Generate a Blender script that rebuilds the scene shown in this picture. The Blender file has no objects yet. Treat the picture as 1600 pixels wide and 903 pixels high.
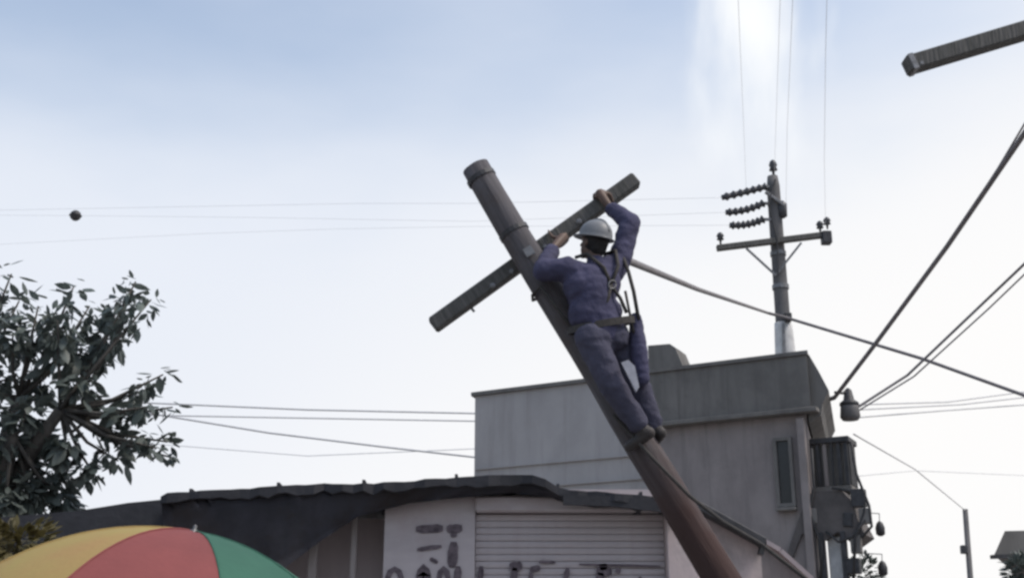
import bpy, bmesh, math, random
from mathutils import Vector, Matrix, noise
R = math.radians
random.seed(11)
scene = bpy.context.scene
COL = scene.collection

# ------------------------------------------------------------------ camera
F_PX, W_PX, H_PX, PITCH, CAM_H = 1800.0, 1600.0, 903.0, R(18), 1.6
cam_d = bpy.data.cameras.new('camera'); cam = bpy.data.objects.new('camera', cam_d)
COL.objects.link(cam); scene.camera = cam
cam_d.sensor_width = 36; cam_d.lens = 36 * F_PX / W_PX; cam_d.clip_end = 3000; cam_d.clip_start = 0.05
cam.location = (0, 0, CAM_H); cam.rotation_euler = (R(90) + PITCH, 0, 0)
CS, SN = math.cos(PITCH), math.sin(PITCH)

# ------------------------------------------------------------------ sky
SUN_AZ, SUN_EL = R(108), R(55)          # azimuth clockwise from the view direction (+Y)
world = bpy.data.worlds.new('World'); scene.world = world; world.use_nodes = True
nt = world.node_tree; N = nt.nodes; L = nt.links; N.clear()
def nd(t, **k):
    n = N.new(t)
    for a, v in k.items(): setattr(n, a, v)
    return n
def mth(op, a, b=None, c=None):
    n = nd('ShaderNodeMath', operation=op)
    for i, v in enumerate((a, b, c)):
        if v is None: continue
        if isinstance(v, (int, float)): n.inputs[i].default_value = v
        else: L.new(v, n.inputs[i])
    return n.outputs[0]
sky = nd('ShaderNodeTexSky', sky_type='NISHITA'); sky.sun_disc = False
sky.sun_elevation = SUN_EL; sky.sun_rotation = SUN_AZ
sky.air_density = 1.3; sky.dust_density = 2.0; sky.ozone_density = 1.0
tc = nd('ShaderNodeTexCoord')
sep = nd('ShaderNodeSeparateXYZ'); L.new(tc.outputs['Generated'], sep.inputs[0])
# thin cloud veil: thick towards the horizon, broken higher up
mp = nd('ShaderNodeMapping'); mp.inputs['Scale'].default_value = (1.2, 1.2, 3.2); mp.inputs['Rotation'].default_value = (0, R(-12), 0)
L.new(tc.outputs['Generated'], mp.inputs[0])
nz = nd('ShaderNodeTexNoise'); nz.inputs['Scale'].default_value = 2.3; nz.inputs['Detail'].default_value = 5; nz.inputs['Roughness'].default_value = .45
L.new(mp.outputs[0], nz.inputs['Vector'])
elev = nd('ShaderNodeMapRange', interpolation_type='SMOOTHSTEP')
elev.inputs['From Min'].default_value = .33; elev.inputs['From Max'].default_value = .72
elev.inputs['To Min'].default_value = 1.0; elev.inputs['To Max'].default_value = 0.12
# the veil is denser towards the sun's side
sd = Vector((math.sin(SUN_AZ) * math.cos(SUN_EL), math.cos(SUN_AZ) * math.cos(SUN_EL), math.sin(SUN_EL)))
dt = nd('ShaderNodeVectorMath', operation='DOT_PRODUCT'); L.new(tc.outputs['Generated'], dt.inputs[0])
dt.inputs[1].default_value = (.62, .78, 0)
zz = mth('SUBTRACT', sep.outputs['Z'], mth('MULTIPLY', mth('SUBTRACT', dt.outputs['Value'], .80), .22))
L.new(mth('ADD', zz, mth('MULTIPLY', mth('SUBTRACT', nz.outputs['Fac'], .5), -.34)), elev.inputs['Value'])
# a bright wisp of cloud, high on the right
wdir = Vector(((1178 - 800) / F_PX, CS - SN * .225, SN + CS * .225)).normalized()
ps = nd('ShaderNodeMapping', vector_type='POINT'); ps.inputs['Scale'].default_value = (20, 6, 7.6)
ps.inputs['Location'].default_value = (-wdir.x * 20, -wdir.y * 6, -wdir.z * 7.6)
L.new(tc.outputs['Generated'], ps.inputs[0])
nw = nd('ShaderNodeTexNoise'); nw.inputs['Scale'].default_value = 1.9; nw.inputs['Detail'].default_value = 3.5; nw.inputs['Roughness'].default_value = .4
L.new(ps.outputs[0], nw.inputs['Vector'])
ln = nd('ShaderNodeVectorMath', operation='LENGTH'); L.new(ps.outputs[0], ln.inputs[0])
wisp = nd('ShaderNodeMapRange', interpolation_type='SMOOTHSTEP')
wisp.inputs['From Min'].default_value = 1.35; wisp.inputs['From Max'].default_value = -.1
wisp.inputs['To Min'].default_value = 0; wisp.inputs['To Max'].default_value = 1.0
L.new(mth('ADD', ln.outputs['Value'], mth('MULTIPLY', mth('SUBTRACT', nw.outputs['Fac'], .5), 1.6)), wisp.inputs['Value'])
fac = elev.outputs[0]
hs = nd('ShaderNodeHueSaturation'); hs.inputs['Saturation'].default_value = .88; hs.inputs['Value'].default_value = 1.0
L.new(sky.outputs[0], hs.inputs['Color'])
bg1 = nd('ShaderNodeBackground'); bg1.inputs['Strength'].default_value = .12; L.new(hs.outputs[0], bg1.inputs['Color'])
# veil colour: cool away from the sun, nearly white towards it
wm = nd('ShaderNodeMix', data_type='RGBA')
wm.inputs['A'].default_value = (.505, .53, .58, 1); wm.inputs['B'].default_value = (.61, .605, .602, 1)
wr = nd('ShaderNodeMapRange', interpolation_type='SMOOTHSTEP'); wr.inputs['From Min'].default_value = .45; wr.inputs['From Max'].default_value = .93
L.new(mth('SUBTRACT', dt.outputs['Value'], mth('MULTIPLY', mth('SUBTRACT', sep.outputs['Z'], .22), .75)), wr.inputs['Value'])
L.new(wr.outputs[0], wm.inputs['Factor'])
bg2 = nd('ShaderNodeBackground'); bg2.inputs['Strength'].default_value = 1.0; L.new(wm.outputs['Result'], bg2.inputs['Color'])
mx = nd('ShaderNodeMixShader'); L.new(fac, mx.inputs[0]); L.new(bg1.outputs[0], mx.inputs[1]); L.new(bg2.outputs[0], mx.inputs[2])
wo = nd('ShaderNodeOutputWorld'); bg3 = nd('ShaderNodeBackground'); bg3.inputs['Color'].default_value = (.62, .63, .64, 1)
mx2 = nd('ShaderNodeMixShader'); L.new(wisp.outputs[0], mx2.inputs[0]); L.new(mx.outputs[0], mx2.inputs[1]); L.new(bg3.outputs[0], mx2.inputs[2]); L.new(mx2.outputs[0], wo.inputs[0])

# ------------------------------------------------------------------ sun
sl = bpy.data.lights.new('sun', 'SUN'); sl.energy = 1.5; sl.angle = R(15); sl.color = (1, .93, .85)
so = bpy.data.objects.new('sun', sl); COL.objects.link(so)
so.rotation_euler = (-sd).to_track_quat('-Z', 'Y').to_euler(); so.location = (0, 0, 40)

vs = scene.view_settings; vs.view_transform = 'Standard'; vs.look = 'None'; vs.exposure = .7; vs.gamma = 1; vs.use_curve_mapping = False
scene.cycles.pixel_filter_type = 'BLACKMAN_HARRIS'; scene.cycles.filter_width = 2.8
scene.cycles.max_bounces = 6

# ------------------------------------------------------------------ helpers
def P(px, py, Y):
    """Point on the upright plane at distance Y that the photograph shows at px, py."""
    u = (px - W_PX / 2) / F_PX; v = (H_PX / 2 - py) / F_PX
    d = Vector((u, CS - v * SN, SN + v * CS)); t = Y / d.y
    return Vector((0, 0, CAM_H)) + d * t

def tag(o, label=None, cat=None, group=None, kind=None):
    if label: o['label'] = label
    if cat: o['category'] = cat
    if group: o['group'] = group
    if kind: o['kind'] = kind
    return o
def empty(name, loc=(0, 0, 0), mat=None, parent=None):
    o = bpy.data.objects.new(name, None); COL.objects.link(o); o.empty_display_size = .2
    if mat is not None: o.matrix_world = mat
    else: o.location = loc
    if parent: o.parent = parent
    return o
def link(name, me, material=None, parent=None, smooth=False):
    o = bpy.data.objects.new(name, me); COL.objects.link(o)
    if material and not me.materials: me.materials.append(material)
    if smooth:
        for p in me.polygons: p.use_smooth = True
    if parent: o.parent = parent
    return o
def frame(p0, p1, yref=Vector((0, 1, 0))):
    z = (p1 - p0).normalized(); x = yref.cross(z).normalized(); y = z.cross(x)
    return Matrix(((x.x, y.x, z.x, p0.x), (x.y, y.y, z.y, p0.y), (x.z, y.z, z.z, p0.z), (0, 0, 0, 1)))

class MB:
    def __init__(s): s.bm = bmesh.new()
    def box(s, c, size, rot=None, bev=0.0):
        m = Matrix.Translation(Vector(c)) @ (rot.to_4x4() if rot else Matrix.Identity(4)) @ Matrix.Diagonal((size[0], size[1], size[2], 1))
        g = bmesh.ops.create_cube(s.bm, size=1, matrix=m)
        if bev:
            es = list({e for v in g['verts'] for e in v.link_edges})
            bmesh.ops.bevel(s.bm, geom=es, offset=bev, segments=1, affect='EDGES', profile=.5)
        return s
    def beam(s, p0, p1, w, d, bev=0.0, yref=Vector((0, 1, 0))):
        p0 = Vector(p0); p1 = Vector(p1); m = frame(p0, p1, yref); l = (p1 - p0).length
        return s.box(m @ Vector((0, 0, l / 2)), (w, d, l), m.to_3x3(), bev)
    def tube(s, pts, rad, n=10, cap=True):
        pts = [Vector(p) for p in pts]
        if not isinstance(rad, (list, tuple)): rad = [rad] * len(pts)
        rings = []; ref = None
        for i, p in enumerate(pts):
            d = (pts[min(i + 1, len(pts) - 1)] - pts[max(i - 1, 0)]).normalized()
            if ref is None: ref = d.orthogonal().normalized()
            ref = (ref - d * ref.dot(d)).normalized(); b = d.cross(ref)
            rings.append([s.bm.verts.new(p + (ref * math.cos(2 * math.pi * k / n) + b * math.sin(2 * math.pi * k / n)) * rad[i]) for k in range(n)])
        for a, b2 in zip(rings, rings[1:]):
            for k in range(n): s.bm.faces.new((a[k], a[(k + 1) % n], b2[(k + 1) % n], b2[k]))
        if cap:
            s.bm.faces.new(rings[0][::-1]); s.bm.faces.new(rings[-1])
        return s
    def lathe(s, prof, n=16, m=None):
        m = m or Matrix.Identity(4); rings = []
        for r, z in prof:
            rings.append([s.bm.verts.new(m @ Vector((r * math.cos(2 * math.pi * k / n), r * math.sin(2 * math.pi * k / n), z))) for k in range(n)])
        for a, b in zip(rings, rings[1:]):
            for k in range(n): s.bm.faces.new((a[k], a[(k + 1) % n], b[(k + 1) % n], b[k]))
        s.bm.faces.new(rings[0][::-1]); s.bm.faces.new(rings[-1])
        return s
    def prism(s, pts, back):
        """closed polygon extruded along the vector back"""
        a = [s.bm.verts.new(p) for p in pts]; b = [s.bm.verts.new(Vector(p) + Vector(back)) for p in pts]
        n = len(a); s.bm.faces.new(a); s.bm.faces.new(b[::-1])
        for i in range(n): s.bm.faces.new((a[i], b[i], b[(i + 1) % n], a[(i + 1) % n]))
        return s
    def blob(s, c, r, sub=2, scale=(1, 1, 1), rot=None):
        m = Matrix.Translation(Vector(c)) @ (rot.to_4x4() if rot else Matrix.Identity(4)) @ Matrix.Diagonal((r * scale[0], r * scale[1], r * scale[2], 1))
        bmesh.ops.create_icosphere(s.bm, subdivisions=sub, radius=1, matrix=m); return s
    def build(s, name, material=None, parent=None, smooth=False, local=None):
        bmesh.ops.recalc_face_normals(s.bm, faces=s.bm.faces[:])
        me = bpy.data.meshes.new(name)
        if local is not None: bmesh.ops.transform(s.bm, matrix=local.inverted(), verts=s.bm.verts[:])
        s.bm.to_mesh(me); s.bm.free()
        return link(name, me, material, parent, smooth)

def wob(o, amp, scale):
    for v in o.data.vertices:
        v.co += noise.noise_vector(v.co * scale) * amp
    return o

# ------------------------------------------------------------------ materials
MATS = {}
def material(name, c1, c2=None, rough=.75, scale=6, stretch=(1, 1, 1), bump=.15, bscale=None, metal=0, dirt=None, dscale=1.3, trans=0, thr=(.35, .68), streak=None):
    m = bpy.data.materials.new(name); m.use_nodes = True; t = m.node_tree; n = t.nodes; l = t.links
    b = n['Principled BSDF']; b.inputs['Roughness'].default_value = rough; b.inputs['Metallic'].default_value = metal
    b.inputs['Specular IOR Level'].default_value = .3
    c2 = c2 or tuple(x * .75 for x in c1)
    tcn = n.new('ShaderNodeTexCoord'); mpn = n.new('ShaderNodeMapping'); mpn.inputs['Scale'].default_value = stretch
    l.new(tcn.outputs['Object'], mpn.inputs[0])
    a = n.new('ShaderNodeTexNoise'); a.inputs['Scale'].default_value = scale; a.inputs['Detail'].default_value = 7; a.inputs['Roughness'].default_value = .62
    l.new(mpn.outputs[0], a.inputs['Vector'])
    rp = n.new('ShaderNodeValToRGB'); rp.color_ramp.elements[0].position = thr[0]; rp.color_ramp.elements[1].position = thr[1]
    rp.color_ramp.elements[0].color = (*c2, 1); rp.color_ramp.elements[1].color = (*c1, 1)
    l.new(a.outputs['Fac'], rp.inputs[0]); out = rp.outputs[0]
    if dirt:
        dn = n.new('ShaderNodeTexNoise'); dn.inputs['Scale'].default_value = dscale; dn.inputs['Detail'].default_value = 5; dn.inputs['Roughness'].default_value = .7
        l.new(tcn.outputs['Object'], dn.inputs['Vector'])
        dr = n.new('ShaderNodeMapRange'); dr.inputs['From Min'].default_value = .48; dr.inputs['From Max'].default_value = .66; dr.inputs['To Max'].default_value = .75
        l.new(dn.outputs['Fac'], dr.inputs['Value'])
        mi = n.new('ShaderNodeMix'); mi.data_type = 'RGBA'; l.new(dr.outputs[0], mi.inputs['Factor']); l.new(out, mi.inputs['A']); mi.inputs['B'].default_value = (*dirt, 1)
        out = mi.outputs['Result']
    if streak:
        sm_ = n.new('ShaderNodeMapping'); sm_.inputs['Scale'].default_value = (5, 5, .35); l.new(tcn.outputs['Object'], sm_.inputs[0])
        sn = n.new('ShaderNodeTexNoise'); sn.inputs['Scale'].default_value = 1.2; sn.inputs['Detail'].default_value = 6; sn.inputs['Roughness'].default_value = .65; l.new(sm_.outputs[0], sn.inputs['Vector'])
        sr = n.new('ShaderNodeMapRange'); sr.inputs['From Min'].default_value = .5; sr.inputs['From Max'].default_value = .72; sr.inputs['To Max'].default_value = .7; l.new(sn.outputs['Fac'], sr.inputs['Value'])
        si = n.new('ShaderNodeMix'); si.data_type = 'RGBA'; l.new(sr.outputs[0], si.inputs['Factor']); l.new(out, si.inputs['A']); si.inputs['B'].default_value = (*streak, 1); out = si.outputs['Result']
    if trans:
        oi = n.new('ShaderNodeObjectInfo'); vr = n.new('ShaderNodeMapRange'); vr.inputs['To Min'].default_value = .7; vr.inputs['To Max'].default_value = 1.45; l.new(oi.outputs['Random'], vr.inputs['Value'])
        hv = n.new('ShaderNodeHueSaturation'); hv.inputs['Saturation'].default_value = .9; 
        if 'leaf' in name: l.new(vr.outputs[0], hv.inputs['Value'])
        l.new(out, hv.inputs['Color']); out = hv.outputs['Color']
    l.new(out, b.inputs['Base Color'])
    if bump:
        bn = n.new('ShaderNodeBump'); bn.inputs['Strength'].default_value = bump; bn.inputs['Distance'].default_value = .02
        a2 = n.new('ShaderNodeTexNoise'); a2.inputs['Scale'].default_value = bscale or scale * 4; a2.inputs['Detail'].default_value = 5
        l.new(mpn.outputs[0], a2.inputs['Vector']); l.new(a2.outputs['Fac'], bn.inputs['Height']); l.new(bn.outputs[0], b.inputs['Normal'])
    if trans:
        tr = n.new('ShaderNodeBsdfTranslucent'); l.new(out, tr.inputs['Color'])
        ms = n.new('ShaderNodeMixShader'); ms.inputs[0].default_value = trans
        o = n['Material Output']; l.new(b.outputs[0], ms.inputs[1]); l.new(tr.outputs[0], ms.inputs[2]); l.new(ms.outputs[0], o.inputs[0])
    MATS[name] = m; return m

WOOD = material('weathered_pole_wood', (.115, .108, .115), (.065, .06, .064), .85, 5, (4, 4, .35), .6, 9, dirt=(.075, .055, .045))
ARMWOOD = material('crossarm_wood', (.12, .115, .11), (.065, .065, .06), .85, 5, (5, 5, .5), .6, 9)
STEEL = material('galvanised_steel', (.22, .22, .23), (.12, .12, .12), .5, 12, bump=.05, metal=.6)
DARKM = material('dark_metal', (.055, .055, .06), (.03, .03, .032), .55, 10, bump=.1)
CABLE = material('black_cable', (.05, .048, .05), (.03, .03, .03), .6, 8, bump=.05)
THINWIRE = material('bright_thin_wire', (.75, .75, .75), (.6, .6, .6), .4, 8, bump=0, metal=.4)
GREYCABLE = material('grey_cable', (.20, .185, .19), (.13, .12, .125), .6, 8, bump=.05)
PALEWIRE = material('aluminium_wire', (.55, .55, .56), (.45, .45, .45), .5, 8, bump=.0, metal=.3)
PORC = material('grey_porcelain', (.07, .07, .075), (.045, .045, .05), .35, 6, bump=.02)
CONC = material('pole_concrete', (.145, .14, .14), (.085, .084, .086), .85, 4, (1, 1, .3), .25, 20)
PALE = material('pale_sheet_metal', (.62, .62, .61), (.42, .42, .42), .6, 5, bump=.1)
PLASTER = material('grey_plaster', (.385, .365, .36), (.325, .31, .305), .9, 1.6, (1, 1, .35), .2, 30, dirt=(.30, .285, .28), dscale=.7, streak=(.26, .245, .24))
PLASTER2 = material('brown_grey_plaster', (.285, .255, .245), (.22, .195, .19), .9, 1.6, (1, 1, .35), .2, 30, dirt=(.18, .16, .155), dscale=.8, streak=(.15, .135, .13))
FASCIA = material('dark_stained_concrete', (.18, .17, .16), (.135, .13, .122), .85, 2.5, (1, 1, .4), .2, 20, dirt=(.105, .10, .095), streak=(.095, .09, .085))
PINK = material('faded_pink_plaster', (.50, .42, .41), (.42, .35, .345), .9, 2.5, (1, 1, .5), .2, 30, dirt=(.26, .24, .23))
SHUT = material('shutter_paint', (.42, .375, .38), (.34, .305, .31), .6, 3, (.4, 1, 1), .05, 20, dirt=(.31, .255, .255), dscale=1.1)
ROOFM = material('tarred_roof', (.04, .04, .046), (.026, .026, .03), .8, 4, bump=.3)
TARPSHADE = material('tarp_and_shade_sheet', (.075, .072, .085), (.05, .048, .057), .7, 3, bump=.3, bscale=6, dirt=(.055, .04, .035))
CANVAS = material('brown_canvas', (.12, .108, .104), (.075, .068, .066), .85, 3, bump=.4, bscale=8)
INNER = material('dim_plaster', (.36, .31, .315), (.28, .24, .245), .9, 2, (1, 1, .4), .2)
PAINTK = material('black_sign_paint', (.05, .038, .046), (.15, .122, .135), .8, 12, bump=0)
GLASS = material('dark_window_glass', (.03, .032, .036), (.02, .02, .022), .12, 3, bump=0)
NAVY = material('navy_cloth', (.064, .062, .112), (.044, .043, .078), .9, 5, bump=.5, bscale=30)
NAVYT = material('slate_trousers', (.068, .067, .10), (.047, .046, .07), .9, 5, bump=.5, bscale=30)
SKIN = material('skin', (.13, .085, .065), (.10, .065, .05), .55, 20, bump=.05)
HAIR = material('black_hair', (.02, .018, .018), (.012, .011, .011), .6, 60, bump=.4)
HELM = material('grey_helmet', (.20, .205, .215), (.15, .155, .16), .45, 6, bump=.03)
BOOT = material('boot_leather', (.05, .042, .04), (.03, .027, .026), .6, 12, bump=.2)
STRAP = material('webbing', (.06, .055, .05), (.04, .036, .034), .85, 25, bump=.2)
RAG = material('pale_rag', (.42, .42, .46), (.30, .30, .34), .9, 9, bump=.2)
EYE = material('eye_white', (.6, .58, .55), (.5, .48, .45), .3, 6, bump=0)
LEAF = material('leaf_green', (.145, .17, .155), (.065, .085, .076), .5, 3.5, bump=.1, trans=.25)
OLIVE = material('olive_leaf', (.17, .14, .035), (.08, .065, .025), .55, 5, bump=.1, trans=.25)
BARK = material('bark', (.085, .078, .07), (.045, .042, .038), .9, 4, (2, 2, .5), .6)
YEL = material('yellow_canvas', (.40, .34, .085), (.43, .25, .08), .8, 1.2, bump=.12, bscale=40, trans=.28)
ORA = material('orange_canvas', (.52, .22, .07), (.46, .19, .06), .8, 2.2, bump=.12, bscale=40, trans=.28)
RED = material('red_canvas', (.30, .066, .062), (.24, .056, .054), .8, 2.2, bump=.12, bscale=40, trans=.28)
GRN = material('green_canvas', (.048, .175, .115), (.04, .14, .095), .8, 2.2, bump=.12, bscale=40, trans=.28)
GROUND = material('dusty_ground', (.32, .30, .28), (.25, .235, .22), .95, .6, bump=.4, bscale=6)
ASPH = material('asphalt', (.065, .063, .062), (.045, .044, .044), .95, 2, bump=.4, bscale=30)
PAVE = material('pavement_concrete', (.26, .25, .24), (.19, .185, .18), .9, 1.5, bump=.3, bscale=25)

# ------------------------------------------------------------------ ground
def sheet(name, x0, x1, y0, y1, z, mat):
    me = bpy.data.meshes.new(name); me.from_pydata([(x0, y0, z), (x1, y0, z), (x1, y1, z), (x0, y1, z)], [], [(0, 1, 2, 3)])
    return tag(link(name, me, mat), kind='structure')
sheet('ground', -900, 900, -900, 900, 0, GROUND)
sheet('road', -40, 40, -3.2, 6.4, .004, ASPH)
pv = MB().box((-3, 9.2, .06), (26, 5.4, .12), bev=.012).build('pavement', PAVE); tag(pv, kind='structure')

# ------------------------------------------------------------------ the grey corner building behind
BL = P(737, 617, 20.0); BR = P(1252, 551, 17.2)
A2 = Vector((BL.x, BL.y, 0)); C2 = Vector((BR.x, BR.y, 0)); fx = (C2 - A2).normalized(); fy = Vector((-fx.y, fx.x, 0)); FL = (C2 - A2).length
bmat = Matrix(((fx.x, fy.x, 0, A2.x), (fx.y, fy.y, 0, A2.y), (0, 0, 1, 0), (0, 0, 0, 1)))
bld = empty('corner_building', mat=bmat)
tag(bld, 'grey plastered two storey corner building with dark parapet, behind the leaning pole', 'building')
HB = (BL.z + BR.z) / 2; DEP = 4.6
bi = bmat.inverted()
SK = bi.to_3x3() @ Vector((.285, .958, 0)); SK /= SK.y       # the street side runs off at a slant
def lslab(x0, x1, y, z0, z1, d): return MB().prism([(x0, y, z0), (x1, y, z0), (x1, y, z1), (x0, y, z1)], SK * d)
def on_face(px, py, off=0.0):
    """point of the building's front plane (local coordinates) seen at px, py"""
    o = bi @ Vector((0, 0, CAM_H)); d = bi.to_3x3() @ (P(px, py, 10) - Vector((0, 0, CAM_H)))
    t = (off - o.y) / d.y; return o + d * t
def on_side(px, py, off=0.0):
    o = bi @ Vector((0, 0, CAM_H)); d = bi.to_3x3() @ (P(px, py, 10) - Vector((0, 0, CAM_H)))
    t = (FL + off - o.x) / d.x; return o + d * t
xs = on_face(1018, 650).x
# left block
MB().prism([(0, .12, 0), (xs, .12, 0), (xs, .12, HB + .0), (0, .12, HB - .02)], SK * (DEP - .12)).build('wall', PLASTER, bld)
lslab(-.05, xs + .03, .06, HB - .015, HB + .05, DEP).build('coping', FASCIA, bld)
# right block
zb = on_face(1120, 652, -.1).z
MB().prism([(xs + .02, 0, 0), (FL, 0, 0), (FL, 0, zb), (xs + .02, 0, zb)], SK * DEP).build('wall', PLASTER2, bld)
lslab(xs - .05, FL + .10, -.10, zb, HB - .05, DEP + .2).build('parapet', FASCIA, bld)
lslab(xs - .09, FL + .13, -.14, HB - .048, HB + .01, DEP + .3).build('coping', FASCIA, bld)
# drip ledge under the parapet
MB().box(((xs + FL) / 2 + .06, -.09, zb - .035), (FL - xs + .30, .24, .07), bev=.01).build('ledge', FASCIA, bld)
# stair head / chimney stub on the roof
c0 = on_face(1018, 572); c1 = on_face(1052, 540)
MB().prism([(c0.x - .05, .0, HB), (c1.x + .16, .0, HB), (c1.x + .03, .0, c1.z - .04), (c1.x - .06, .0, c1.z + .04), (c0.x - .05, .0, c1.z + .06)], (0, .5, 0)).build('chimney', FASCIA, bld)
# eave bracket stepping down on the street side
e0 = on_side(1268, 560, .25); e1 = on_side(1288, 610, .25)
MB().prism([(FL + .11, 0.0, HB - .02), (FL + .24, 0.0, HB - .30), (FL + .37, 0.0, HB - .62), (FL + .26, 0.0, HB - .80), (FL + .22, 0.0, zb - .10), (FL + .03, 0.0, zb - .2), (FL + .03, 0.0, HB - .1)], SK * DEP * .7).build('eave', FASCIA, bld)
# corner pilaster and recessed window on the front
a = on_face(1246, 700, -.06); b = on_face(1262, 700, -.06)
MB().box(((a.x + b.x) / 2, -.05, zb / 2 - .06), (.12, .12, zb - .14), bev=.01).build('corner_pilaster', PLASTER2, bld)
a = on_face(1214, 690); b = on_face(1240, 786)
wf = MB()
wx, wz, ww, wh = (a.x + b.x) / 2, (a.z + b.z) / 2, b.x - a.x, a.z - b.z
wo_ = MB().box((wx, .0, wz), (ww, .05, wh)).build('window', GLASS, bld)
for dx in (-1, 1): wf.box((wx + dx * (ww / 2 + .025), -.02, wz), (.05, .10, wh + .1))
for dz in (-1, 1): wf.box((wx, -.02, wz + dz * (wh / 2 + .025)), (ww - .002, .098, .05))
wf.build('frame', FASCIA, wo_)
MB().box((wx, -.08, wz - wh / 2 - .09), (ww + .12, .12, .05), bev=.01).build('sill', FASCIA, wo_)
# lower ledge line on the left wall
for py in (721, 757):
    q = on_face(860, py)
    MB().box((xs / 2, .10, q.z), (xs * .98, .05, .02)).build('render_joint', PLASTER, bld)
# balcony box on the street side
y0 = .25; y1 = .75
bt = on_side(1300, 683, .35).z; bb = on_side(1300, 756, .35).z
bal = MB().box((FL + .22, (y0 + y1) / 2, bb), (.62, y1 - y0, .08), bev=.01).build('balcony', FASCIA, bld)
MB().box((FL + .22, (y0 + y1) / 2, bt), (.66, y1 - y0 + .06, .09), bev=.012).build('rail', DARKM, bal)
for i in range(6):
    MB().box((FL - .045 + i * .105, y0 + .02, (bt + bb) / 2), (.055 if i != 3 else .03, .03, bt - bb - .1)).build('slat', PLASTER2 if i == 2 else DARKM, bal)
for i in range(1, 6):
    MB().box((FL + .505, y0 + .02 + i * (y1 - y0 - .06) / 5, (bt + bb) / 2), (.03, .05, bt - bb - .1)).build('slat', DARKM, bal)
MB().box((FL + .22, y0 + .10, (bt + bb) / 2), (.54, .03, bt - bb - .11)).build('screen', FASCIA, bal)
# canvas canopy under the balcony with a drooping flap
ct = bb - .06
aw = MB().prism([(FL - .05, -.05, ct - .05), (FL + 0.043, -.05, ct), (FL + 0.446, -.05, ct - .02), (FL + 0.576, -.05, ct - .20), (FL + 0.619, -.05, ct - .45), (FL + 0.706, -.05, ct - .66), (FL + 0.518, -.05, ct - .78), (FL + 0.331, -.05, ct - .60), (FL + 0.144, -.05, ct - .72), (FL + 0.014, -.05, ct - .55), (FL - .20, -.05, ct - .62), (FL - .36, -.05, ct - .95), (FL - .44, -.05, ct - .90), (FL - .24, -.05, ct - .42)], (0, .7, 0)).build('canopy', CANVAS, bld)
for i, (x, w) in enumerate(((.08, .09), (.40, .08))):
    MB().box((FL + x, -.02, (ct - .6) / 2), (w, .10, ct - .6), bev=.01).build('canopy_post', DARKM, bld)
MB().box((FL + .24, .12, (ct - .66) / 2), (.20, .10, ct - .66), bev=.01).build('pale_pillar', PALE, bld)

for px, py, w, h, d, m in ((1342, 778, .20, .26, .16, DARKM), (1352, 806, .16, .22, .14, FASCIA), (1326, 812, .14, .20, .12, DARKM), (1338, 850, .15, .26, .12, FASCIA), (1334, 884, .20, .22, .14, DARKM), (1270, 806, .14, .22, .10, FASCIA)):
    q = on_face(px, py, -.02); MB().box(q, (w, d, h), Matrix.Rotation(random.uniform(-.12, .12), 3, 'Y'), .012).build('meter_box', m, bld)
for pts in (((1300, 762), (1352, 770), (1350, 800), (1336, 840), (1334, 905)), ((1268, 700), (1272, 760), (1264, 800), (1284, 850), (1282, 905)), ((1330, 690), (1338, 740), (1358, 790), (1362, 822), (1346, 840)), ((1290, 830), (1310, 846), (1332, 838), (1352, 812))):
    MB().tube([on_face(x, y, -.08) for x, y in pts], .022, 6).build('loose_cable', CABLE, bld, True)

# hanging lanterns beyond the canopy
def hang_lamp(px, py, Y, label, h):
    t = empty('hanging_lantern', P(px, py, Y)); tag(t, label, 'lantern', 'lanterns hanging at the corner building')
    MB().lathe([(.02, .10), (.05, .07), (.075, .0), (.07, -.10), (.03, -.13)], 12).build('lamp_body', DARKM, t, True)
    MB().tube([(0, 0, .09), (0.01, 0, h)], .006, 6).build('cord', CABLE, t)
    MB().beam((0.012, 0, h), (-.45, -.05, h + .02), .012, .012).build('bracket', DARKM, t)
hang_lamp(1375, 824, 18.4, 'small dark lantern hanging right of the sagging canopy, upper of two', .22)
hang_lamp(1379, 886, 18.3, 'small dark lantern hanging right of the sagging canopy, lower of two', .20)

# ------------------------------------------------------------------ low shop in front
Y1 = 12.0
shop = empty('low_shop', (P(790, 800, Y1).x, Y1, 0)); SM = shop.matrix_world.copy(); SM.translation = shop.location
tag(shop, 'low shop with dark bowed roof edge, ribbed shutter and painted lettering at bottom centre', 'shop')
def part(mb, name, m, smooth=False, parent=None): return mb.build(name, m, parent or shop, smooth, local=SM)
xl, xr = P(600, 850, Y1).x, P(1088, 850, Y1).x; xs0, xs1 = P(742, 850, Y1).x, P(1040, 850, Y1).x
zt = P(800, 792, Y1).z; zsh = P(900, 797, Y1).z
part(MB().box(((xl + xs0) / 2, Y1 + .10, (zt + .2) / 2), (xs0 - xl, .2, zt + .2)), 'wall', SHUT)
part(MB().box(((xs1 + xr) / 2, Y1 + .04, (zt - .05) / 2), (xr - xs1, .3, zt - .05), bev=.012), 'pink_pilaster', PINK)
part(MB().box(((xs0 + xs1) / 2, Y1 + .16, (zt + .2) / 2), (xs1 - xs0 - .004, .08, zt + .2)), 'shutter_backing', SHUT)
part(MB().box(((xs0 + xs1) / 2, Y1 + .04, zsh + .06), (xs1 - xs0, .22, .16), bev=.02), 'shutter_box', SHUT)
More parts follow.
